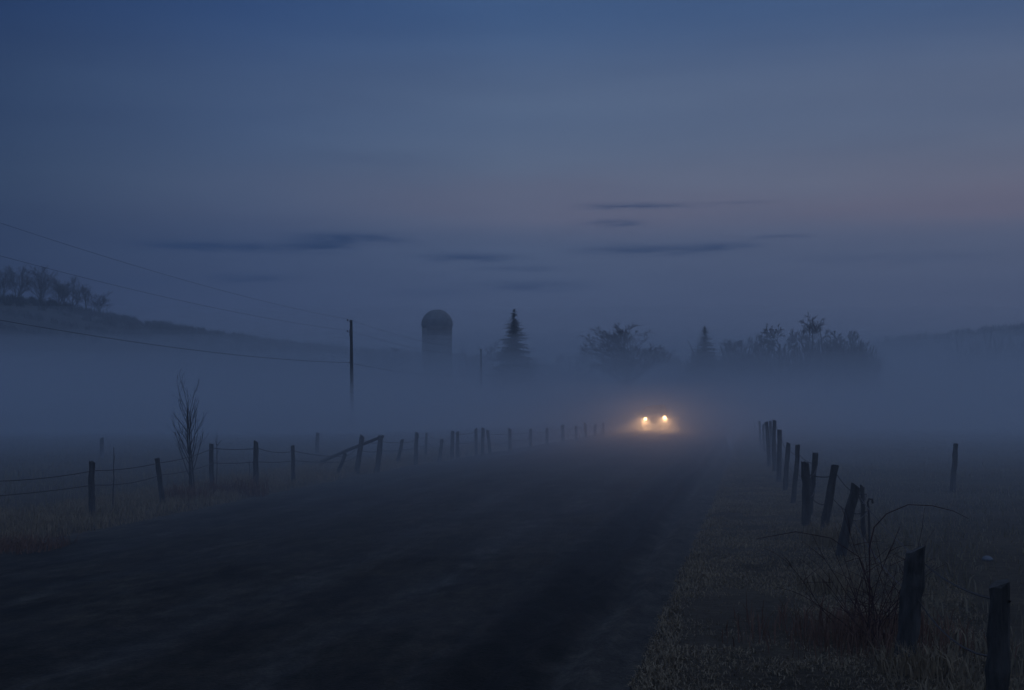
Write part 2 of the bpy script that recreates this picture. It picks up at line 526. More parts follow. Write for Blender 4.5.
left_fence, lf_feet, lf_tops = fence('barbed_wire_fence', 'long sagging fence of wooden posts and wire along the left side of the road', left_rows, 1.0,
                                     (0.9, 0.62), first=l_first, sag=0.055, wr=0.0075)
# fallen rail leaning on the eighth post
e0 = at(322, 466); e0.z = ground_z(e0.x, e0.y) + 0.16
e1 = lf_tops[7] + Vector((0.0, 0.09, -0.03))
mb = MB(); mb.tube([e0, e0.lerp(e1, 0.5) + Vector((0, 0, 0.02)), e1 + (e1 - e0).normalized() * 0.1], [0.055, 0.05, 0.045], 8, True, 0.08)
tag(mb.build('rail', M['post'], left_fence), 'fallen wooden rail propped on a fence post')

# posts that stand alone in the fields
for (tx, ty, bx, by, r, lab) in ((955, 444, 951, 490, 0.062, 'lone leaning post in the meadow right of the crooked fence'),
                                 (102.5, 438, 102.5, 459, 0.07, 'lone short post in the mist behind the first post of the left fence'),
                                 (318, 433, 318, 455, 0.07, 'lone thin post in the mist between utility pole and left fence')):
    f = at(bx, by); f.z = ground_z(f.x, f.y)
    d = f.y
    t = Vector(((tx - CX) / F * d, d, EYE - (ty - HZ) / F * d))
    me = post_mesh(Vector((0, 0, 0)), t - f, r)
    me.location = f
    tag(me, lab, 'fence post')


# ------------------------------------------------------------------ bare trees
class Wood:
    """branch skeleton turned into three- to six-sided tapering tubes"""
    def __init__(self): self.trunk, self.crown = MB(), MB()

    def limb(self, p, d, L, r, depth, maxd, spread, up, ratio, kids, gnarl, target):
        seg = 5 if depth < 2 else (4 if depth < 4 else 3)
        pts, rad = [p.copy()], [r]
        q = p.copy(); dd = d.copy()
        for k in range(seg):
            gn = gnarl * (0.45 if depth == 0 else 1.0)
            dd = (dd + Vector((random.gauss(0, gn), random.gauss(0, gn), random.gauss(0, gn) + up * 0.12))).normalized()
            q = q + dd * (L / seg)
            pts.append(q.copy()); rad.append(r * (1 - (0.55 if depth < maxd else 0.85) * (k + 1) / seg))
        target.tube(pts, rad, 7 if depth == 0 else (5 if depth == 1 else 3), depth == 0)
        if depth >= maxd: return
        n = kids[min(depth, len(kids) - 1)]
        for k in range(n):
            t = (0.35 + 0.65 * (k + random.random()) / n) if depth else (self.low + (1 - self.low) * (k + random.random()) / n)
            fi = min(seg - 1, int(t * seg)); ft = t * seg - fi
            bp = pts[fi].lerp(pts[fi + 1], min(1, ft))
            br = rad[fi] * (1 - ft) + rad[fi + 1] * ft
            ax_ = (pts[fi + 1] - pts[fi]).normalized()
            perp = ax_.orthogonal().normalized()
            perp.rotate(Matrix.Rotation(random.uniform(0, 2 * PI), 3, ax_))
            ang = spread * random.uniform(0.6, 1.25)
            nd = (ax_ * math.cos(ang) + perp * math.sin(ang)).normalized()
            nl = L * ratio * random.uniform(0.65, 1.15) * (1.15 - 0.45 * t)
            self.limb(bp, nd, nl, max(br * 0.62, self.minr), depth + 1, maxd, spread, up, ratio, kids, gnarl, self.crown)


def bare_tree(name, loc, h, width, label, group=None, kids=(11, 6, 5, 4, 2), maxd=5, up=0.55, spread=0.68, ratio=0.6, minr=0.024, cat='tree', trunk_r=None, gnarl=0.11, seed=None, stems=1, low=0.24):
    if seed is not None: random.seed(seed)
    w = Wood(); w.minr = minr; w.low = low
    for s in range(stems):
        d0 = Vector((random.gauss(0, 0.05), random.gauss(0, 0.05), 1)).normalized()
        if stems > 1: d0 = Vector((random.uniform(-0.22, 0.22), random.uniform(-0.2, 0.2), 1)).normalized()
        w.limb(Vector((0.06 * s if stems > 1 else 0, 0, -0.1)), d0, h * random.uniform(0.6, 0.78) if stems == 1 else h * random.uniform(0.6, 0.95), trunk_r or h * 0.02, 0, maxd, spread, up, ratio, kids, gnarl, w.trunk)
    allz = [v[2] for v in w.crown.v + w.trunk.v]
    xs = [v[0] for v in w.crown.v]
    sz = h / max(allz); sx = width / max(0.01, (np.percentile(xs, 99) - np.percentile(xs, 1)))
    mx = (np.percentile(xs, 97) + np.percentile(xs, 3)) / 2        # the crown stands over the given spot
    for b in (w.trunk, w.crown):
        b.v = [((v[0] - mx) * sx, v[1] * sx, v[2] * sz if v[2] > 0 else v[2]) for v in b.v]
    o = empty(name, loc, 0)
    tag(o, label, cat, group)
    w.trunk.build('trunk', M['bark'], o); w.crown.build('crown', M['twig'], o)
    return o


def conifer(name, loc, h, width, label, group=None, seed=3, dens=1.0):
    random.seed(seed)
    o = empty(name, loc); tag(o, label, 'tree', group)
    mb = MB(); mb.tube([(0, 0, -0.2), (0.05, 0, h * 0.5), (0, 0.03, h)], [h * 0.018, h * 0.011, 0.02], 7)
    mb.build('trunk', M['bark'], o)
    P, Fc = [], []
    cr = MB()
    z = h * 0.05
    while z < h * 0.985:
        t = z / h
        R = width / 2 * ((1 - t) ** 0.8) * (1.0 if t > 0.12 else 0.8) + 0.04
        n = int((15 - 6 * t) * dens) + 4
        a0 = random.uniform(0, 6)
        for k in range(n):
            a = a0 + 2 * PI * k / n + random.uniform(-0.3, 0.3)
            L = R * random.uniform(0.5, 1.2)
            zb = z + random.uniform(-0.024, 0.024) * h
            rise = 0.35 * t - 0.12
            m = max(4, int(L / 0.22))
            for j in range(m):
                s = (j + 0.5) / m
                c = Vector((math.cos(a) * L * s, math.sin(a) * L * s, zb + L * (rise * s - 0.28 * s * s + (0.14 * s ** 4))))
                tl = 0.62 * (1.15 - 0.6 * s) * (0.22 + 0.95 * (1 - t)) * (h / 15)
                dn = c + Vector((random.gauss(0, 0.12), random.gauss(0, 0.12), -tl * random.uniform(0.6, 1.3)))
                wd = Vector((-math.sin(a), math.cos(a), 0)) * tl * 0.35
                cr.quad(c - wd, c + wd, dn + wd * 0.3, dn - wd * 0.3)
                for sd in (-1, 1):
                    aa = a + sd * random.uniform(0.5, 1.1)
                    tip = c + Vector((math.cos(aa), math.sin(aa), random.uniform(-0.75, 0.1))) * tl * random.uniform(0.8, 1.5)
                    wv = Vector((-math.sin(aa), math.cos(aa), random.uniform(-0.6, 0.6))) * tl * 0.27
                    cr.quad(c - wv, c + wv, tip + wv * 0.25, tip - wv * 0.25)
        z += h * 0.021 * random.uniform(0.75, 1.25)
    cr.build('crown', M['needle'], o)
    return o


D1 = 232.0
def zt(py, d): return EYE + (HZ - py) / F * d
TG = 'trees standing in the mist at the far end of the field'


def tree_at(fn, name, px, top, wpx, d, label, **kw):
    p = on(px, d)
    return fn(name, p, zt(top, d) - p.z, wpx / F * d, label, **kw)


tree_at(conifer, 'conifer_tree', 514, 309, 80, 225, 'tall dark pointed conifer standing alone right of the silo', group=TG, seed=5)
tree_at(bare_tree, 'bare_tree', 626, 321, 80, 228, 'broad bare crowned tree directly above the car headlights', group=TG, seed=85, trunk_r=0.34, low=0.22, kids=(17, 7, 5, 4, 2), spread=0.66, up=0.6, minr=0.026)
tree_at(conifer, 'conifer_tree', 705, 326, 76, 236, 'dark conifer at the left end of the right hand tree clump', group=TG, seed=8)
tree_at(bare_tree, 'bare_tree', 736, 332, 58, 246, 'low rounded bare tree next to the conifer in the right clump', group=TG, seed=4, minr=0.03)
tree_at(bare_tree, 'bare_tree', 779, 323, 56, 226, 'second tallest bare tree of the right clump, just left of the tallest', group=TG, seed=118, minr=0.034, kids=(10, 7, 5, 4, 2), up=0.25, spread=0.85)
tree_at(bare_tree, 'bare_tree', 816, 311, 46, 236, 'tallest bare tree of the right clump, with open wispy top', group=TG, seed=15, minr=0.028, kids=(9, 6, 4, 4, 2))
tree_at(bare_tree, 'bare_tree', 842, 330, 58, 240, 'dense bare tree leaning against the small conifer on the right', group=TG, seed=74, minr=0.034, kids=(11, 7, 5, 4, 2))
tree_at(conifer, 'conifer_tree', 861, 340, 60, 232, 'small dark conifer at the right end of the tree clump', group=TG, seed=12)
tree_at(bare_tree, 'bare_tree', 552, 352, 40, 290, 'low faint bare tree just right of the tall conifer', group=TG, seed=17, minr=0.03)
tree_at(bare_tree, 'bare_tree', 592, 346, 44, 300, 'faint bare tree left of the broad tree above the car', group=TG, seed=18, minr=0.03)
tree_at(bare_tree, 'bare_tree', 492, 341, 40, 275, 'faint bare tree tucked against the left of the tall conifer', group=TG, seed=19, minr=0.03)
tree_at(bare_tree, 'bare_tree', 383, 347, 56, 310, 'faint bare tree between the near utility pole and the silo', group=TG, seed=20, minr=0.034)
tree_at(bare_tree, 'bare_tree', 466, 350, 34, 300, 'small faint bare tree just right of the silo', group=TG, seed=22, minr=0.034)
tree_at(bare_tree, 'bare_tree', 665, 348, 46, 290, 'low faint bare tree between the broad tree and the right clump', group=TG, seed=23, minr=0.034)

# young multi-stem tree by the left fence
sp = at(188, 493); sp.z = ground_z(sp.x, sp.y)
sap = bare_tree('sapling', sp, zt(369, sp.y) - sp.z, 0.78, 'slender upright bare sapling growing in the left fence line', kids=(9, 4, 2), maxd=3, up=0.7, spread=0.5, ratio=0.42, minr=0.0034, trunk_r=0.022, seed=47, stems=3, gnarl=0.085)


# ------------------------------------------------------------------ hills and far woods
def hill(name, label, crest, depth_front, depth_back, d, tilt=0.0):
    """crest: list of (x metres, height); rises from the field in front and falls away behind"""
    xs = np.linspace(crest[0][0], crest[-1][0], 110)
    hs = np.interp(xs, [c[0] for c in crest], [c[1] for c in crest])
    v = []
    rows = 26
    for j in range(rows + 1):
        t = j / rows * 2 - 1
        for x, hh in zip(xs, hs):
            y = d + tilt * x + (t * depth_front if t < 0 else t * depth_back)
            prof = 0.5 + 0.5 * math.cos(PI * t)
            z = -3 + (hh + 3) * prof + 1.6 * prof * mnoise.noise(Vector((x * 0.03, y * 0.03, 2)))
            v.append((x, y, z))
    n1 = len(xs)
    ii = np.arange(len(v)).reshape(rows + 1, n1)
    f = np.stack([ii[:-1, :-1], ii[:-1, 1:], ii[1:, 1:], ii[1:, :-1]], -1).reshape(-1, 4)
    o = np_mesh(name, v, f, M['hill'], smooth=True)
    tag(o, label, 'hill', kind='structure')
    return lambda x, t=0.0: (d + tilt * x + (t * depth_front if t < 0 else t * depth_back),
                             -3 + (float(np.interp(x, [c[0] for c in crest], [c[1] for c in crest])) + 3) * (0.5 + 0.5 * math.cos(PI * t)))


def cr(px, py, d): return ((px - CX) / F * d, EYE + (HZ - py) / F * d)


DL, DR = 420.0, 700.0
hl = hill('hill', 'low wooded hill rising behind the field on the left',
          [(-420, 33)] + [(-300, 33)] + [cr(*q, DL) for q in ((-120, 292), (0, 300), (43, 303), (110, 319), (180, 332), (283, 347), (333, 352), (420, 358), (520, 366), (640, 384))],
          170, 260, DL)
hr = hill('hill', 'distant low hill on the right horizon',
          [cr(*q, DR) for q in ((700, 392), (790, 366), (868, 346), (900, 341), (940, 338), (985, 333), (1024, 328), (1100, 318))] + [(420, 40), (640, 40)],
          240, 320, DR)


def woods(name, label, items, per=34):
    """far woodland: hundreds of ragged brushy crowns, each a sheaf of rising sprays"""
    pts, hs = [], []
    for (x, y, z, h, w) in items:
        for q in range(per):
            a, rr = random.uniform(0, 2 * PI), w * 0.5 * math.sqrt(random.random())
            lift = random.random() ** 1.5 * 0.45 * h
            pts.append((x + math.cos(a) * rr, y + math.sin(a) * rr, z + lift)); hs.append((h - lift) * (1.15 - 0.75 * rr / w * 2 * 0.6))
    o = blades(name, np.array(pts), np.array(hs), np.array([0.05 * h + 0.12 for h in hs]), M['woods'], lean=0.35)
    tag(o, label, 'woods', kind='stuff')
    return o


random.seed(77)
it = []
for i in range(1150):
    px = random.uniform(-60, 560)
    x = (px - CX) / F * DL
    t = random.choice((0.0, 0.0, 0.03, -0.05, -0.1, -0.16, 0.06, -0.25, -0.35))
    y, z = hl(x, t)
    s = random.uniform(1.6, 3.4) * (1.0 if px > 90 else 0.9)
    it.append((x, y, z - 0.6, s, s * random.uniform(0.7, 1.3)))
woods('hillside_woods', 'fuzzy line of woodland along the left hill crest', it)
it = []
for i in range(520):
    x = random.uniform(90, 420)
    t = random.choice((0.0, 0.0, -0.05, -0.1, 0.05, -0.2, -0.3))
    y, z = hr(x, t)
    s = random.uniform(2.5, 5.0)
    it.append((x, y, z - 0.8, s, s * random.uniform(0.8, 1.5)))
woods('distant_woods', 'dark woodland covering the distant hill on the right', it)
it = []
for i in range(70):
    px = random.uniform(958, 1090)
    d = random.uniform(395, 430)
    x = atd(px, d)
    s = (zt(343 + random.uniform(-4, 9), d) + 1.0)
    it.append((x, d, -1.0, s, random.uniform(4, 8)))
woods('copse', 'dark copse at the right edge below the distant hill', it)

it = []
for i in range(120):
    px = random.choice((random.uniform(690, 765), random.uniform(765, 868), random.uniform(805, 868)))
    d = random.uniform(240, 262)
    x = atd(px, d)
    it.append((x, d, ground_z(x, d) - 0.3, zt(358 + random.uniform(-9, 6) + 8 * (px < 765) * random.random(), d) + 1.2, random.uniform(2.5, 5.5)))
woods('thicket', 'dark thicket merging the feet of the right hand trees', it, per=70)

# bare trees on the skyline of the left hill
random.seed(5)
HG = 'bare trees along the top of the left hill'
proto = {}
hx = [(-22, 262), (-6, 268), (10, 264), (19, 262), (28, 268), (37, 263), (46, 270), (57, 277), (66, 276), (74, 273), (83, 282), (93, 289)]
hl_lab = ['bare skyline tree above the left hill, partly cut off by the picture edge', 'first full bare tree from the left on the hill top', 'second bare tree from the left on the hill top, tall and thin',
          'third bare tree from the left on the hill top, slightly shorter', 'tall bare tree ending the higher group on the left hill top', 'lower bare tree at the dip of the hill top group',
          'small bare tree starting the lower group on the hill top', 'second small bare tree of the lower group on the hill', 'highest tree of the lower group on the hill', 'last but one bare tree down the hill crest', 'lowest and last bare tree down the hill crest']
for i, (px, top) in enumerate(hx[1:]):
    x = atd(px, DL); y, z = hl(x, random.uniform(-0.04, 0.03))
    z -= 0.3
    h = zt(top, y) - z
    bare_tree('skyline_tree', Vector((x, y, z)), h, h * random.uniform(0.6, 0.85), hl_lab[i], group=HG, kids=(11, 6, 4, 2), maxd=4, up=0.75, spread=0.46, minr=0.022, low=0.14, stems=2, trunk_r=h * 0.012, seed=100 + i)


# ------------------------------------------------------------------ silo and barn
ds = 270.0
sl = on(437, ds)
silo = empty('silo', sl); tag(silo, 'tall concrete farm silo with a domed metal cap', 'silo')
R = 15.0 / F * ds
zc = zt(325, ds) - sl.z
mb = MB(); n = 40
rings = []
for z, r in ((-0.5, R), (zc * 0.5, R), (zc, R)):
    rings.append([(r * math.cos(2 * PI * i / n), r * math.sin(2 * PI * i / n), z) for i in range(n)])
mb.loft(rings); mb.build('wall', M['concrete'], silo)
mb = MB()
z = 0.5
while z < zc - 0.3:
    mb.loft([[((R + e) * math.cos(2 * PI * i / n), (R + e) * math.sin(2 * PI * i / n), z + q) for i in range(n)] for e, q in ((0.004, -0.05), (0.035, -0.03), (0.035, 0.03), (0.004, 0.05))], cap=False)
    z += 0.62 if z < zc * 0.5 else 0.85
mb.build('hoops', M['iron'], silo)
mb = MB(); rings = []
hd = zt(309.5, ds) - sl.z - zc
for k in range(9):
    a = k / 8 * PI / 2 * 0.985
    rings.append([((R + 0.14) * math.cos(a) * math.cos(2 * PI * i / n), (R + 0.14) * math.cos(a) * math.sin(2 * PI * i / n), zc + 0.012 + hd * math.sin(a)) for i in range(n)])
mb.loft(rings); dome = mb.build('dome_roof', M['tin'], silo, smooth=False)
mb = MB()
for i in range(16):
    a = 2 * PI * i / 16 + 0.05
    mb.tube([((R + 0.15) * math.cos(k / 8 * PI / 2) * math.cos(a), (R + 0.15) * math.cos(k / 8 * PI / 2) * math.sin(a), zc + hd * math.sin(k / 8 * PI / 2) + 0.015) for k in range(8)], 0.03, 4, False)
mb.build('seam_rib', M['tin'], dome)
mb = MB(); mb.box((R * math.cos(-2.3) * 1.12, R * math.sin(-2.3) * 1.12, zc * 0.48), (0.8, 0.8, zc * 0.96)); mb.build('unloading_chute', M['concrete'], silo)
mb = MB()
mb.loft([[((R + e) * math.cos(2 * PI * i / n), (R + e) * math.sin(2 * PI * i / n), q) for i in range(n)] for e, q in ((0.01, zc - 0.25), (0.16, zc - 0.25), (0.16, zc + 0.008), (0.01, zc + 0.008))], cap=False)
mb.build('eave_band', M['tin'], silo)


# ------------------------------------------------------------------ utility poles and lines
def utility_pole(px, d, top_py, label, lean=0.0, r=0.14, arm=True):
    p = on(px, d) if px is not None else d
    o = empty('utility_pole', p); tag(o, label, 'utility pole', 'utility poles along the left of the road')
    H = top_py - p.z if px is None else zt(top_py, p.y) - p.z
    mb = MB(); mb.tube([(0, 0, -0.4), (-lean * 0.5, 0, H * 0.5), (-lean, 0, H)], [r * 1.1, r * 0.95, r * 0.75], 10, True)
    mb.build('pole', M['pole'], o)
    for z in (H - 0.1, H - 0.95):
        mb = MB(); mb.tube([(-lean - 0.10, -0.02, z), (-lean - 0.28, -0.02, z + 0.05)], 0.02, 5); mb.tube([(-lean - 0.28, -0.02, z + 0.02), (-lean - 0.28, -0.02, z + 0.17)], [0.05, 0.035], 8)
        mb.build('insulator', M['glass_ins'], o)
    mb = MB(); mb.tube([(-lean * 0.45 - 0.12, -0.02, H - 3.3), (-lean * 0.45 - 0.25, -0.02, H - 3.3)], 0.03, 6); mb.build('cable_clamp', M['iron'], o)
    if arm:
        mb = MB(); mb.box((-lean - 0.02, -0.17, H - 1.0), (0.16, 0.14, 0.5)); mb.build('switch_box', M['iron'], o)
    return o, p, H, lean


pole_near, p1, H1, _ = utility_pole(352.5, 110, 320, 'nearest tall utility pole standing left of the silo', lean=0.12)
pole_mid, p2, H2, _ = utility_pole(481, 190, 349, 'faint second utility pole between the silo and the tall conifer', arm=False)
pole_far, p3, H3, _ = utility_pole(570, 268, 362, 'faintest utility pole, in the mist right of the tall conifer', arm=False)
# where the lines come from, just out of the picture on the left
px0 = Vector((-24.0, 51.0, ground_z(-24.0, 51.0)))
pole_off, p0, H0, _ = utility_pole(None, px0, 10.35, 'utility pole just outside the left edge of the picture', arm=False)


def line(label, zs, r):
    pts = []
    for (p, z) in zs: pts.append(p + Vector((-0.28, -0.02, z)))
    out = []
    for a, b in zip(pts[:-1], pts[1:]):
        for k in range(24):
            t = k / 24
            q = a.lerp(b, t); q.z -= 4 * 0.55 * t * (1 - t)
            out.append(q)
    out.append(pts[-1])
    mb = MB(); mb.tube(out, r, 5, False)
    return tag(mb.build('power_line', M['cable']), label, 'cable', 'overhead lines on the utility poles')


line('uppermost thin overhead line running from top left to the pole', [(p0, H0 + 0.05), (p1, H1 + 0.05), (p2, H2 + 0.05), (p3, H3 + 0.05)], 0.006)
line('middle thin overhead line just under the uppermost one', [(p0, H0 - 1.5), (p1, H1 - 0.8), (p2, H2 - 0.8), (p3, H3 - 0.8)], 0.006)
line('thick lowest overhead cable crossing low on the left', [(p0, H0 - 4.35), (p1, H1 - 3.3), (p2, H2 - 3.3), (p3, H3 - 3.3)], 0.011)


# ------------------------------------------------------------------ car
def car():
    paint = mat('dark_car_paint', (0.03, 0.035, 0.045), rough=0.3, noise=2, var=0.15, bump=0, spec=0.5)
    trim = mat('black_trim', (0.015, 0.015, 0.016), rough=0.6, noise=8, var=0.2, bump=0)
    glass = mat('dark_car_glass', (0.01, 0.012, 0.014), rough=0.05, noise=2, var=0.1, bump=0, spec=0.6)
    rubber = mat('tyre_rubber', (0.02, 0.02, 0.02), rough=0.9, noise=20, var=0.3, bump=0.2)
    alloy = mat('wheel_alloy', (0.4, 0.4, 0.42), rough=0.35, noise=5, var=0.1, bump=0, metallic=0.8)
    chrome = mat('chrome', (0.5, 0.5, 0.52), rough=0.2, noise=5, var=0.1, bump=0, metallic=0.9)
    y = 95.0
    x = (656.4 - CX) / F * y
    rz = math.atan(0.173) * 0.72
    u = x - road_c(y)
    o = empty('car', (x, y, crown(u) - 0.02)); o.rotation_euler = (0, math.radians(-4.2), -rz)
    tag(o, 'dark saloon car coming along the road with both headlights on', 'car')
    # local axes: front of the car is -y.  rings across x, lofted along y
    def ring(yy, hw, zb, zt_, tuck):
        return [(-hw * 0.9, yy, zb), (-hw, yy, zb + 0.12), (-hw, yy, zb + (zt_ - zb) * 0.62), (-hw * tuck, yy, zt_ - 0.04), (-hw * tuck * 0.9, yy, zt_),
                (0, yy, zt_ + 0.025), (hw * tuck * 0.9, yy, zt_), (hw * tuck, yy, zt_ - 0.04), (hw, yy, zb + (zt_ - zb) * 0.62), (hw, yy, zb + 0.12), (hw * 0.9, yy, zb)]
    mb = MB()
    mb.loft([ring(*a) for a in ((-2.26, 0.66, 0.30, 0.62, 0.92), (-2.18, 0.80, 0.22, 0.70, 0.93), (-1.9, 0.875, 0.2, 0.78, 0.92), (-1.2, 0.89, 0.2, 0.88, 0.92), (-0.85, 0.89, 0.2, 0.92, 0.93),
                                 (0.0, 0.89, 0.2, 0.93, 0.94), (1.0, 0.89, 0.2, 0.94, 0.94), (1.7, 0.88, 0.22, 0.95, 0.92), (2.1, 0.83, 0.27, 0.92, 0.92), (2.24, 0.74, 0.34, 0.84, 0.9))])
    body = mb.build('body', paint, o, smooth=True, bevel=0.015)
    def cab(yy, hw, z): return [(-hw, yy, z), (-hw * 0.5, yy - 0.03, z + 0.012), (hw * 0.5, yy - 0.03, z + 0.012), (hw, yy, z)]
    mb = MB()
    mb.loft([[(-0.60, -0.22, 1.40), (0.60, -0.22, 1.40), (0.62, 0.75, 1.42), (-0.62, 0.75, 1.42)], [(-0.53, -0.1, 1.445), (0.53, -0.1, 1.445), (0.54, 0.66, 1.455), (-0.54, 0.66, 1.455)]])
    mb.build('roof', paint, o, smooth=False, bevel=0.02)
    for s in (-1, 1):
        for (a, b_, q) in (((0.80, -0.98, 0.90), (0.61, -0.22, 1.40), 0.035), ((0.83, 0.32, 0.92), (0.625, 0.28, 1.41), 0.04), ((0.78, 1.45, 0.93), (0.62, 0.75, 1.41), 0.05)):
            mb = MB(); mb.tube([(s * a[0], a[1], a[2]), (s * b_[0], b_[1], b_[2])], q, 6)
            mb.build('pillar', paint, o)
    mb = MB(); mb.loft([[(-0.78, -0.96, 0.905), (0.78, -0.96, 0.905), (0.59, -0.2, 1.395), (-0.59, -0.2, 1.395)], [(-0.77, -0.95, 0.895), (0.77, -0.95, 0.895), (0.58, -0.19, 1.385), (-0.58, -0.19, 1.385)]])
    mb.build('windscreen', glass, o)
    mb = MB(); mb.loft([[(-0.74, 1.44, 0.935), (0.74, 1.44, 0.935), (0.59, 0.76, 1.40), (-0.59, 0.76, 1.40)], [(-0.73, 1.43, 0.925), (0.73, 1.43, 0.925), (0.58, 0.75, 1.39), (-0.58, 0.75, 1.39)]])
    mb.build('rear_window', glass, o)
    for s in (-1, 1):
        mb = MB()
        for a in (((-0.9, 0.92, 0.805), (0.28, 0.93, 0.83), (0.26, 1.39, 0.635), (-0.22, 1.385, 0.625)), ((0.36, 0.93, 0.83), (1.38, 0.94, 0.79), (0.75, 1.39, 0.635), (0.32, 1.395, 0.635))):
            mb.loft([[(s * w, q, z) for q, z, w in a], [(s * (w - 0.012), q, z) for q, z, w in a]])
        mb.build('side_window', glass, o)
        mb = MB(); mb.box((s * 0.98, -0.72, 0.98), (0.2, 0.1, 0.13)); mb.box((s * 0.88, -0.70, 0.95), (0.1, 0.05, 0.05)); mb.build('wing_mirror', trim, o, bevel=0.02)
        for yy in (-1.35, 1.35):
            w = empty('wheel', (s * 0.80, yy, 0.31)); w.parent = o
            def disc(mb, r0, r1, w0, w1, k=28):
                mb.loft([[(w_, r * math.cos(2 * PI * i / k), r * math.sin(2 * PI * i / k)) for i in range(k)] for r, w_ in ((r0, w0), (r1, w0 * 0.8), (r1, w1 * 0.8), (r0, w1))], cap=False)
            mb = MB(); disc(mb, 0.2, 0.31, -0.1, 0.1); mb.build('tyre', rubber, w, smooth=True)
            mb = MB(); mb.tube([(-0.085, 0, 0), (0.085, 0, 0)], 0.2, 24)
            for q in range(5):
                mb.box((s * 0.09, 0, 0.1), (0.03, 0.05, 0.18), Matrix.Rotation(2 * PI * q / 5, 4, 'X'))
            mb.build('rim', alloy, w)
    mb = MB(); mb.box((0, -2.245, 0.40), (1.30, 0.1, 0.14)); mb.build('front_bumper', trim, o, bevel=0.03)
    mb = MB()
    for k in range(4): mb.box((0, -2.275, 0.52 + 0.035 * k), (0.62, 0.03, 0.016))
    mb.build('grille', chrome, o)
    # headlights: housing > lens that gives off light, with a lamp just before each lens
    lens_m = bpy.data.materials.new('lit_headlight_lens'); lens_m.use_nodes = True
    n = N(lens_m.node_tree)
    e = n.new('ShaderNodeEmission', ins={'Color': (1.0, 0.60, 0.27, 1), 'Strength': LENS})
    n.link(e.outputs[0], n.new('ShaderNodeOutputMaterial').inputs[0])
    for s in (-1, 1):
        mb = MB(); mb.tube([(s * 0.635, -2.08, 0.64), (s * 0.635, -2.25, 0.64)], [0.12, 0.145], 20)
        h = mb.build('headlight', chrome, o)
        mb = MB(); mb.loft([[(s * 0.635 + r * math.cos(2 * PI * i / 20), yy, 0.64 + r * math.sin(2 * PI * i / 20)) for i in range(20)] for r, yy in ((0.075, -2.256), (0.062, -2.275), (0.028, -2.288))])
        mb.build('lens', lens_m, h, smooth=True)
        for nm, en, ang, bl, pitch in (('headlight_beam', BEAM, 46, 1.0, -11), ('headlight_dip', DIP, 30, 0.8, -9), ('headlight_reach', REACH, 12, 0.6, -4.2)):
            L = bpy.data.lights.new(nm, 'SPOT'); L.energy = en; L.color = (1.0, 0.51, 0.21)
            L.spot_size = math.radians(ang); L.spot_blend = bl; L.shadow_soft_size = 0.05
            lo = bpy.data.objects.new(nm, L); COL.objects.link(lo); lo.parent = o
            lo.location = (s * 0.635, -2.33, 0.64)
            lo.rotation_euler = (math.radians(90 + pitch), 0, PI)    # -Z of the lamp looks along -Y of the car
    return o


LENS, BEAM, DIP, REACH = 70.0, 1100.0, 450.0, 4800.0
car()


# ------------------------------------------------------------------ brambles, weeds, odd things
def cane(mb, base, d, L, r, droop, seg=14, wig=0.06):
    p = Vector(base); dd = Vector(d).normalized()
    pts = [p.copy()]
    for k in range(seg):
        dd = (dd + Vector((random.gauss(0, wig), random.gauss(0, wig), random.gauss(0, wig * 0.6) - droop * (0.3 + k / seg)))).normalized()
        p = p + dd * (L / seg); pts.append(p.copy())
    mb.tube(pts, [r * (1 - 0.7 * k / seg) for k in range(seg + 1)], 5, False)
    return pts


random.seed(91)
bp_ = at(866, 640); bp_.z = ground_z(bp_.x, bp_.y)
bush = empty('bramble_bush', bp_); tag(bush, 'tangle of arching reddish bramble canes beside the thick fence post', 'bramble')
mb = MB()
# one long arching cane to the right, others rising and bending
big = [(0.0, 0, 0), (0.02, 0.02, 0.5), (0.03, 0.05, 0.85), (0.08, 0.08, 1.02), (0.2, 0.1, 1.14), (0.4, 0.12, 1.22), (0.62, 0.14, 1.21), (0.82, 0.16, 1.16), (0.96, 0.17, 1.09)]
mb.tube(big, [0.0075, 0.007, 0.0065, 0.006, 0.005, 0.0045, 0.004, 0.003, 0.002], 5, False)
big = [(0.1, 0.1, 0), (0.06, 0.1, 0.45), (-0.05, 0.1, 0.75), (-0.3, 0.12, 0.92), (-0.6, 0.2, 0.97), (-0.95, 0.25, 0.9)]
mb.tube(big, [0.006, 0.0055, 0.005, 0.004, 0.0035, 0.002], 5, False)
for k in range(34):
    b = (random.gauss(0, 0.16), random.gauss(0, 0.25), -0.03)
    pts = cane(mb, b, (random.gauss(0, 0.35), random.gauss(0, 0.3), 1.0), random.uniform(0.5, 1.35), random.uniform(0.0035, 0.006), random.uniform(0.0, 0.10))
    for j in range(random.randint(1, 4)):
        q = pts[random.randint(4, 11)]
        cane(mb, q, (random.gauss(0, 0.8), random.gauss(0, 0.6), random.uniform(0.1, 0.9)), random.uniform(0.15, 0.4), 0.0035, 0.05, 6)
mb.build('canes', M['cane'], bush)
pts = np.array([(random.gauss(0, 0.45), random.gauss(0.1, 0.5), -0.02) for _ in range(900)])
blades('dead_leaves', pts, 0.3, 0.011, M['weed'], lean=0.5, parent=bush)


def tuft(name, px, py, n, spread, h, label, cat, m='weed', w=0.012):
    p = at(px, py); p.z = ground_z(p.x, p.y)
    pts = np.array([(max(-1.7, min(1.7, random.gauss(0, 1))) * spread, max(-1.7, min(1.7, random.gauss(0, 1))) * spread, -0.02) for _ in range(n)])
    o = blades(name, pts, h, w, M[m], lean=0.7)
    o.location = p
    return tag(o, label, cat)


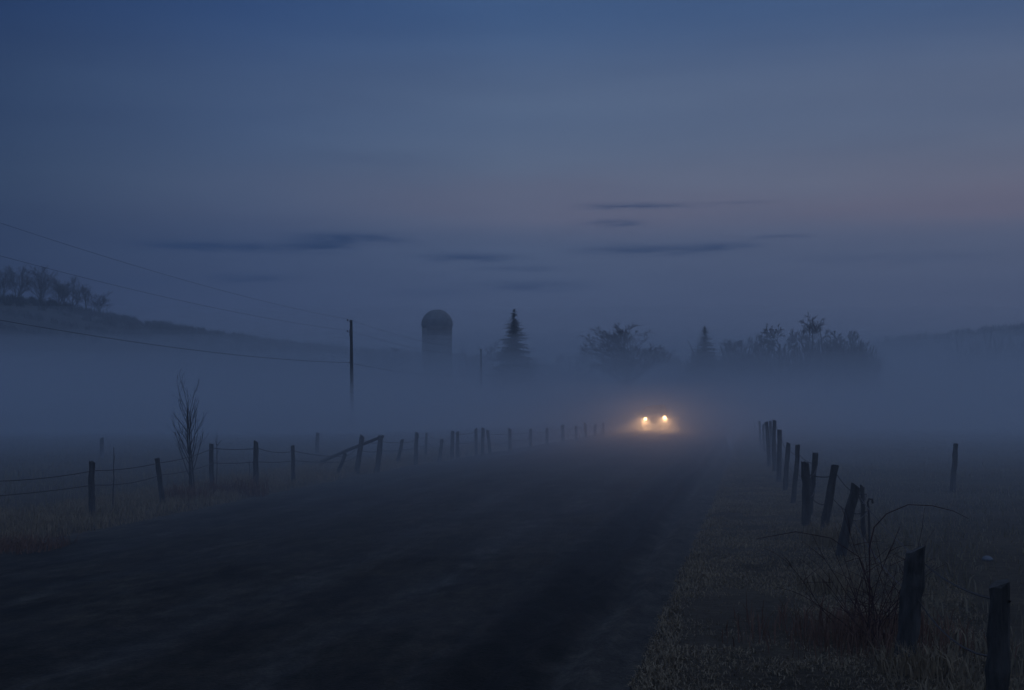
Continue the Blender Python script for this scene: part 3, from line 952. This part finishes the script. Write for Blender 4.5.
WG = 'tufts of tall dead grass'
tuft('weed_clump', 12, 546, 1500, 0.42, 0.42, 'low reddish brown clump of dead weeds at the left picture edge', 'weeds', w=0.014)
tuft('weed_clump', 250, 494, 300, 0.22, 0.45, 'brown weed clump at the foot of the fourth post of the left fence', 'weeds')
tuft('weed_clump', 218, 494, 260, 0.2, 0.38, 'brown weed clump beside the third post of the left fence', 'weeds')
tuft('weed_clump', 186, 500, 420, 0.3, 0.4, 'brown weeds round the foot of the bare sapling', 'weeds')
tuft('grass_tuft', 832, 590, 350, 0.22, 0.32, 'tall dead grass tuft left of the bramble canes', 'grass tuft', 'straw')
tuft('grass_tuft', 918, 672, 300, 0.18, 0.26, 'tall dead grass tuft against the thick fence post', 'grass tuft', 'straw')
tuft('grass_tuft', 975, 700, 300, 0.2, 0.2, 'dead grass tuft at the foot of the nearest fence post', 'grass tuft', 'straw')
tuft('grass_tuft', 826, 545, 260, 0.2, 0.34, 'dead grass tuft at the foot of the blackened leaning post', 'grass tuft', 'straw')


def stalk(px, py, top, r, label, twigs=5, bend=0.0, seed=1):
    random.seed(seed)
    p = at(px, py); p.z = ground_z(p.x, p.y)
    H = zt(top, p.y) - p.z
    mb = MB()
    pts = [(bend * (k / 6) ** 2 + random.gauss(0, 0.006), random.gauss(0, 0.006), -0.03 + (H + 0.03) * k / 6) for k in range(7)]
    mb.tube(pts, [r * (1 - 0.6 * k / 6) for k in range(7)], 5, True)
    for j in range(twigs):
        q = pts[random.randint(3, 6)]
        cane(mb, q, (random.gauss(0, 0.5), random.gauss(0, 0.4), 0.9), H * random.uniform(0.12, 0.25), r * 0.4, 0.0, 5)
    o = mb.build('weed_stalk', M['twig']); o.location = p
    return tag(o, label, 'weed', 'dead upright stalks at the fences')


stalk(114.5, 508, 447, 0.013, 'thin upright stalk between the first two posts of the left fence', 1, seed=3)
stalk(217.5, 488, 437, 0.012, 'forked twiggy stalk standing right beside the third left fence post', 7, seed=4)
stalk(250, 480, 462, 0.012, 'short branching weed just left of the fourth left fence post', 6, seed=5)
random.seed(8)
f = at(868, 556); f.z = ground_z(f.x, f.y)
d = f.y
def P(px, py): return Vector(((px - CX) / F * d, d, EYE - (py - HZ) / F * d)) - f
mb = MB(); mb.tube([P(868, 560), P(868, 530), P(867.5, 510), P(866.5, 502), P(868, 498.5), P(871, 499), P(871.5, 503)], 0.016, 6)
o = mb.build('iron_rod', M['iron']); o.location = f
tag(o, 'thin iron rod with a hooked top behind the leaning fence posts', 'rod')
# pale stone in the right field
f = at(985, 563); f.z = ground_z(f.x, f.y)
bmv = MB(); rings = []
for k in range(6):
    t = k / 5
    rings.append([((0.06 * math.sin(PI * (0.08 + 0.84 * t))) * math.cos(2 * PI * i / 9) * random.uniform(0.8, 1.2) * 1.3, 0.06 * math.sin(PI * (0.08 + 0.84 * t)) * math.sin(2 * PI * i / 9) * random.uniform(0.8, 1.2), -0.03 + 0.09 * t) for i in range(9)])
bmv.loft(rings); o = bmv.build('stone', M['stone'], smooth=True); o.location = f
tag(o, 'small pale stone lying in the grass right of the fence', 'stone')


# ------------------------------------------------------------------ mist
def vol_mat(name, dens, g=0.55, col=(0.86, 0.93, 1.0)):
    m = bpy.data.materials.new(name); m.use_nodes = True
    n = N(m.node_tree)
    p = n.new('ShaderNodeVolumePrincipled')
    p.inputs['Color'].default_value = col + (1,); p.inputs['Density'].default_value = dens
    p.inputs['Anisotropy'].default_value = g
    p.inputs['Density Attribute'].default_value = ''
    n.link(p.outputs[0], n.new('ShaderNodeOutputMaterial').inputs['Volume'])
    try: m.cycles.homogeneous_volume = True
    except Exception: pass
    return m


BOX = (-1500, 1700, -330, 1720, -5.5, 47.0)
HAZE = 0.0012
# (first metre, metres over which the bank thickens, top, density): the bank that lies on the damp meadow beyond the fences
BANKS = ((5, 16, 2.75, 0.0068, 1, 'lowest thin mist creeping over the near road and verges'),
         (14, 22, 1.3, 0.007, 2, 'shallow ground mist lying on the road between the fences'),
         (16, 26, 1.8, 0.008, 3, 'knee deep ground mist over the road between the fences'),
         (30, 36, 1.6, 0.007, 4, 'dense shallow mist swallowing the feet of the far fence posts'),
         (33, 42, 2.3, 0.007, 5, 'dense mist swallowing the tops of the far fence posts'),
         (40, 56, 3.1, 0.0035, 6, 'mist bank lying around the oncoming car'),
         (45, 90, 4.8, 0.0045, 7, 'mist bank standing above the oncoming car'),
         (60, 120, 7.5, 0.0040, 8, 'mist bank over the far meadow round the silo foot'),
         (70, 150, 11.0, 0.0040, 9, 'tall mist bank round the lower part of the far trees'),
         (90, 240, 16.0, 0.0018, 10, 'thin high mist round the tops of the far trees'),
         (110, 280, 24.0, 0.0018, 11, 'thinnest high mist in front of the hills'))
mb = MB()
x0, x1, y0, y1, z0, z1 = BOX
mb.box(((x0 + x1) / 2, (y0 + y1) / 2, (z0 + z1) / 2), (x1 - x0, y1 - y0, z1 - z0))
haze = mb.build('haze', vol_mat('thin_air_haze', HAZE))
tag(haze, 'thin blue evening haze filling the whole valley', 'haze', kind='stuff')
for (ya, L, top, dens, sd, lab) in BANKS:
    mb = MB()
    zb = z0 + 0.3 + 0.08 * sd
    xs = np.linspace(-900 + 9 * sd, 1000 - 9 * sd, 40)
    ts = [0, 0.15, 0.3, 0.45, 0.6, 0.8, 1.0]
    ys = [ya + L * t for t in ts] + list(np.geomspace(ya + L + 14, 900 - 11 * sd, 18))
    n1 = len(xs); rows = len(ys); c = n1 * rows
    for y in ys:
        t = min(1.0, (y - ya) / L)
        hh = -0.6 + (top + 0.6) * math.sin(t * PI / 2) ** 0.9
        for x in xs:
            w = (0.0 if sd < 7 else 0.03) * top * mnoise.noise(Vector((x * 0.012, y * 0.012, sd * 3.1))) * t
            mb.v.append((x, y + 5.0 * mnoise.noise(Vector((x * 0.03, sd * 5.0, 0))) * (1 if ya > 15 else 0.4), hh + w))
    for k in range(c):                                       # the underside, below the ground
        mb.v.append((mb.v[k][0], mb.v[k][1], zb))
    I = lambda j, i: j * n1 + i
    J = lambda j, i: c + j * n1 + i
    for j in range(rows - 1):
        for i in range(n1 - 1):
            mb.f.append((I(j, i), I(j, i + 1), I(j + 1, i + 1), I(j + 1, i)))
            mb.f.append((J(j, i), J(j + 1, i), J(j + 1, i + 1), J(j, i + 1)))
    for i in range(n1 - 1):
        mb.f.append((J(0, i), J(0, i + 1), I(0, i + 1), I(0, i)))
        mb.f.append((I(rows - 1, i), I(rows - 1, i + 1), J(rows - 1, i + 1), J(rows - 1, i)))
    for j in range(rows - 1):
        mb.f.append((I(j, 0), I(j + 1, 0), J(j + 1, 0), J(j, 0)))
        mb.f.append((J(j, n1 - 1), J(j + 1, n1 - 1), I(j + 1, n1 - 1), I(j, n1 - 1)))
    tag(mb.build('haze', vol_mat('ground_mist', dens)), lab, 'mist', kind='stuff')


# ------------------------------------------------------------------ sky, light
def world():
    w = bpy.data.worlds.new('World'); S.world = w; w.use_nodes = True
    n = N(w.node_tree)
    out = n.new('ShaderNodeOutputWorld')
    g = n.new('ShaderNodeTexCoord').outputs['Generated']
    s = n.new('ShaderNodeSeparateXYZ', ins={0: g})
    az = n.math('ARCTAN2', s.outputs[0], s.outputs[1])
    hyp = n.math('SQRT', n.math('ADD', n.math('POWER', s.outputs[0], 2.0), n.math('POWER', s.outputs[1], 2.0)))
    el = n.math('DIVIDE', s.outputs[2], n.math('MAXIMUM', hyp, 0.001))          # tangent of elevation
    def e(py): return (HZ - py) / F
    base = n.ramp(n.math('MULTIPLY', el, 2.0), [
        (0.0, lin(72, 84, 112)), (2 * e(300), lin(68, 85, 118)), (2 * e(248), lin(75, 91, 122)), (2 * e(190), lin(92, 108, 134)),
        (2 * e(110), lin(84, 103, 134)), (2 * e(0), lin(60, 88, 130)), (0.8, lin(79, 102, 143)), (1.0, lin(101, 122, 159))], 'EASE')
    pinkband = n.math('EXPONENT', n.math('MULTIPLY', n.math('POWER', n.math('ABSOLUTE', n.math('DIVIDE', n.math('SUBTRACT', el, e(211)), n.ramp(n.math('ADD', n.math('SUBTRACT', el, e(211)), 0.5), [(0.49, 0.016), (0.51, 0.03)]))), 2.0), -1.0))
    side = n.ramp(n.math('ADD', az, 0.5), [(0.1, 0.0), (0.34, 0.5), (0.56, 0.85), (0.95, 0.6)])
    pv = n.new('ShaderNodeTexNoise', ins={'Vector': n.new('ShaderNodeCombineXYZ', ins={0: n.math('MULTIPLY', az, 4.0), 1: n.math('MULTIPLY', el, 26.0)}).outputs[0], 'Scale': 1.0, 'Detail': 5.0}).outputs['Fac']
    base = n.mix(n.math('MULTIPLY', n.math('MULTIPLY', pinkband, side), n.math('MULTIPLY', pv, 1.25), clamp=True), base, lin(104, 100, 121))
    # afterglow lies to the right; the left and the back of the sky are deeper blue
    fall = n.ramp(n.math('ADD', n.math('MULTIPLY', az, 1 / (2 * PI)), 0.5),
                  [(0.0, (0.55, 0.6, 0.68)), (0.37, (0.2, 0.3, 0.42)), (0.444, (0.25, 0.36, 0.5)), (0.4714, (0.60, 0.69, 0.81)), (0.5, (1.0, 1.0, 1.0)), (0.554, (1.2, 1.03, 0.95)), (0.64, (1.25, 1.04, 0.93)), (0.8, (0.8, 0.8, 0.8)), (1.0, (0.55, 0.6, 0.68))])
    fall = n.mix(n.ramp(el, [(0.45, 0.0), (0.95, 0.65)]), fall, (0.9, 0.9, 0.9))
    base = n.mix(1.0, base, fall, 'MULTIPLY')
    # soft layers in the upper haze
    vv = n.new('ShaderNodeCombineXYZ', ins={0: n.math('MULTIPLY', az, 5.0), 1: n.math('MULTIPLY', el, 38.0)}).outputs[0]
    lay = n.new('ShaderNodeTexNoise', ins={'Vector': vv, 'Scale': 1.0, 'Detail': 6.0, 'Roughness': 0.55}).outputs['Fac']
    base = n.mix(1.0, base, n.ramp(lay, [(0.3, (0.93, 0.94, 0.96)), (0.7, (1.05, 1.05, 1.04))]), 'MULTIPLY')
    # thin dark streak clouds
    vn = n.new('ShaderNodeCombineXYZ', ins={0: n.math('MULTIPLY', az, 34.0), 1: n.math('MULTIPLY', el, 230.0)}).outputs[0]
    wisp = n.new('ShaderNodeTexNoise', ins={'Vector': vn, 'Scale': 1.0, 'Detail': 6.0, 'Roughness': 0.6}).outputs['Fac']
    elw = n.math('ADD', el, n.math('MULTIPLY', n.math('SUBTRACT', wisp, 0.5), 0.0072))
    cl = None
    for (px, py, hw, hh, a) in ((215, 249, 76, 4.6, 1.2), (318, 248, 36, 4.2, 1.05), (345, 239, 54, 5.2, 1.15), (468, 257, 46, 4, 0.85), (250, 280, 40, 4, 0.85),
                                (635, 206, 52, 2.8, 0.7), (742, 205, 34, 2.2, 0.35), (614, 223, 25, 3.0, 0.75), (650, 250, 66, 4.8, 0.8), (728, 247, 28, 3.5, 0.6),
                                (782, 239, 24, 2.2, 0.6), (530, 286, 56, 5, 0.65), (430, 293, 34, 3.5, 0.4), (520, 268, 46, 3.0, 0.35), (140, 284, 40, 4.0, 0.3), (900, 262, 90, 5, 0.22), (380, 160, 120, 10, 0.12)):
        qa = n.math('POWER', n.math('ABSOLUTE', n.math('DIVIDE', n.math('SUBTRACT', az, math.atan((px - CX) / F)), hw / F)), 2.6)
        qe = n.math('POWER', n.math('ABSOLUTE', n.math('DIVIDE', n.math('SUBTRACT', elw, e(py)), hh / F)), 2.0)
        q = n.math('MULTIPLY', n.math('EXPONENT', n.math('MULTIPLY', n.math('ADD', qa, qe), -1.0)), a)
        cl = q if cl is None else n.math('ADD', cl, q)
    cl = n.math('MULTIPLY', cl, n.ramp(wisp, [(0.33, 0.3), (0.56, 1.0)]), clamp=True)
    base = n.mix(n.math('MULTIPLY', cl, 0.97), base, lin(28, 54, 94))
    # below the horizon nothing shines
    base = n.mix(n.ramp(n.math('ADD', el, 0.05), [(0.0, 0.0), (0.05, 1.0)]), (0.01, 0.014, 0.022), base)
    sky = n.new('ShaderNodeTexSky'); sky.sky_type = 'NISHITA'; sky.sun_disc = False
    sky.sun_elevation = math.radians(-3.0); sky.sun_rotation = math.radians(8.0)
    b1 = n.new('ShaderNodeBackground', ins={'Color': sky.outputs[0], 'Strength': 0.02})
    b2 = n.new('ShaderNodeBackground', ins={'Color': base, 'Strength': SKY})
    n.link(n.new('ShaderNodeAddShader', ins={0: b1.outputs[0], 1: b2.outputs[0]}).outputs[0], out.inputs[0])


SKY = 1.0
world()
sun = bpy.data.lights.new('afterglow', 'SUN'); sun.energy = 0.01; sun.angle = math.radians(40); sun.color = (1.0, 0.9, 0.85)
so = bpy.data.objects.new('afterglow', sun); COL.objects.link(so)
so.rotation_euler = (math.radians(72), 0, math.radians(180 - 8))

S.view_settings.view_transform = 'Standard'; S.view_settings.look = 'None'
S.view_settings.exposure = 0.0; S.view_settings.gamma = 1.0
try: S.view_settings.use_curve_mapping = False
except Exception: pass
S.render.engine = 'CYCLES'
C = S.cycles
C.max_bounces = 6; C.diffuse_bounces = 2; C.glossy_bounces = 2; C.transparent_max_bounces = 16; C.volume_bounces = 2
C.sample_clamp_indirect = 2.0
C.use_denoising = True
try:
    C.denoiser = 'OPENIMAGEDENOISE'; C.denoising_input_passes = 'RGB_ALBEDO_NORMAL'
except Exception: pass
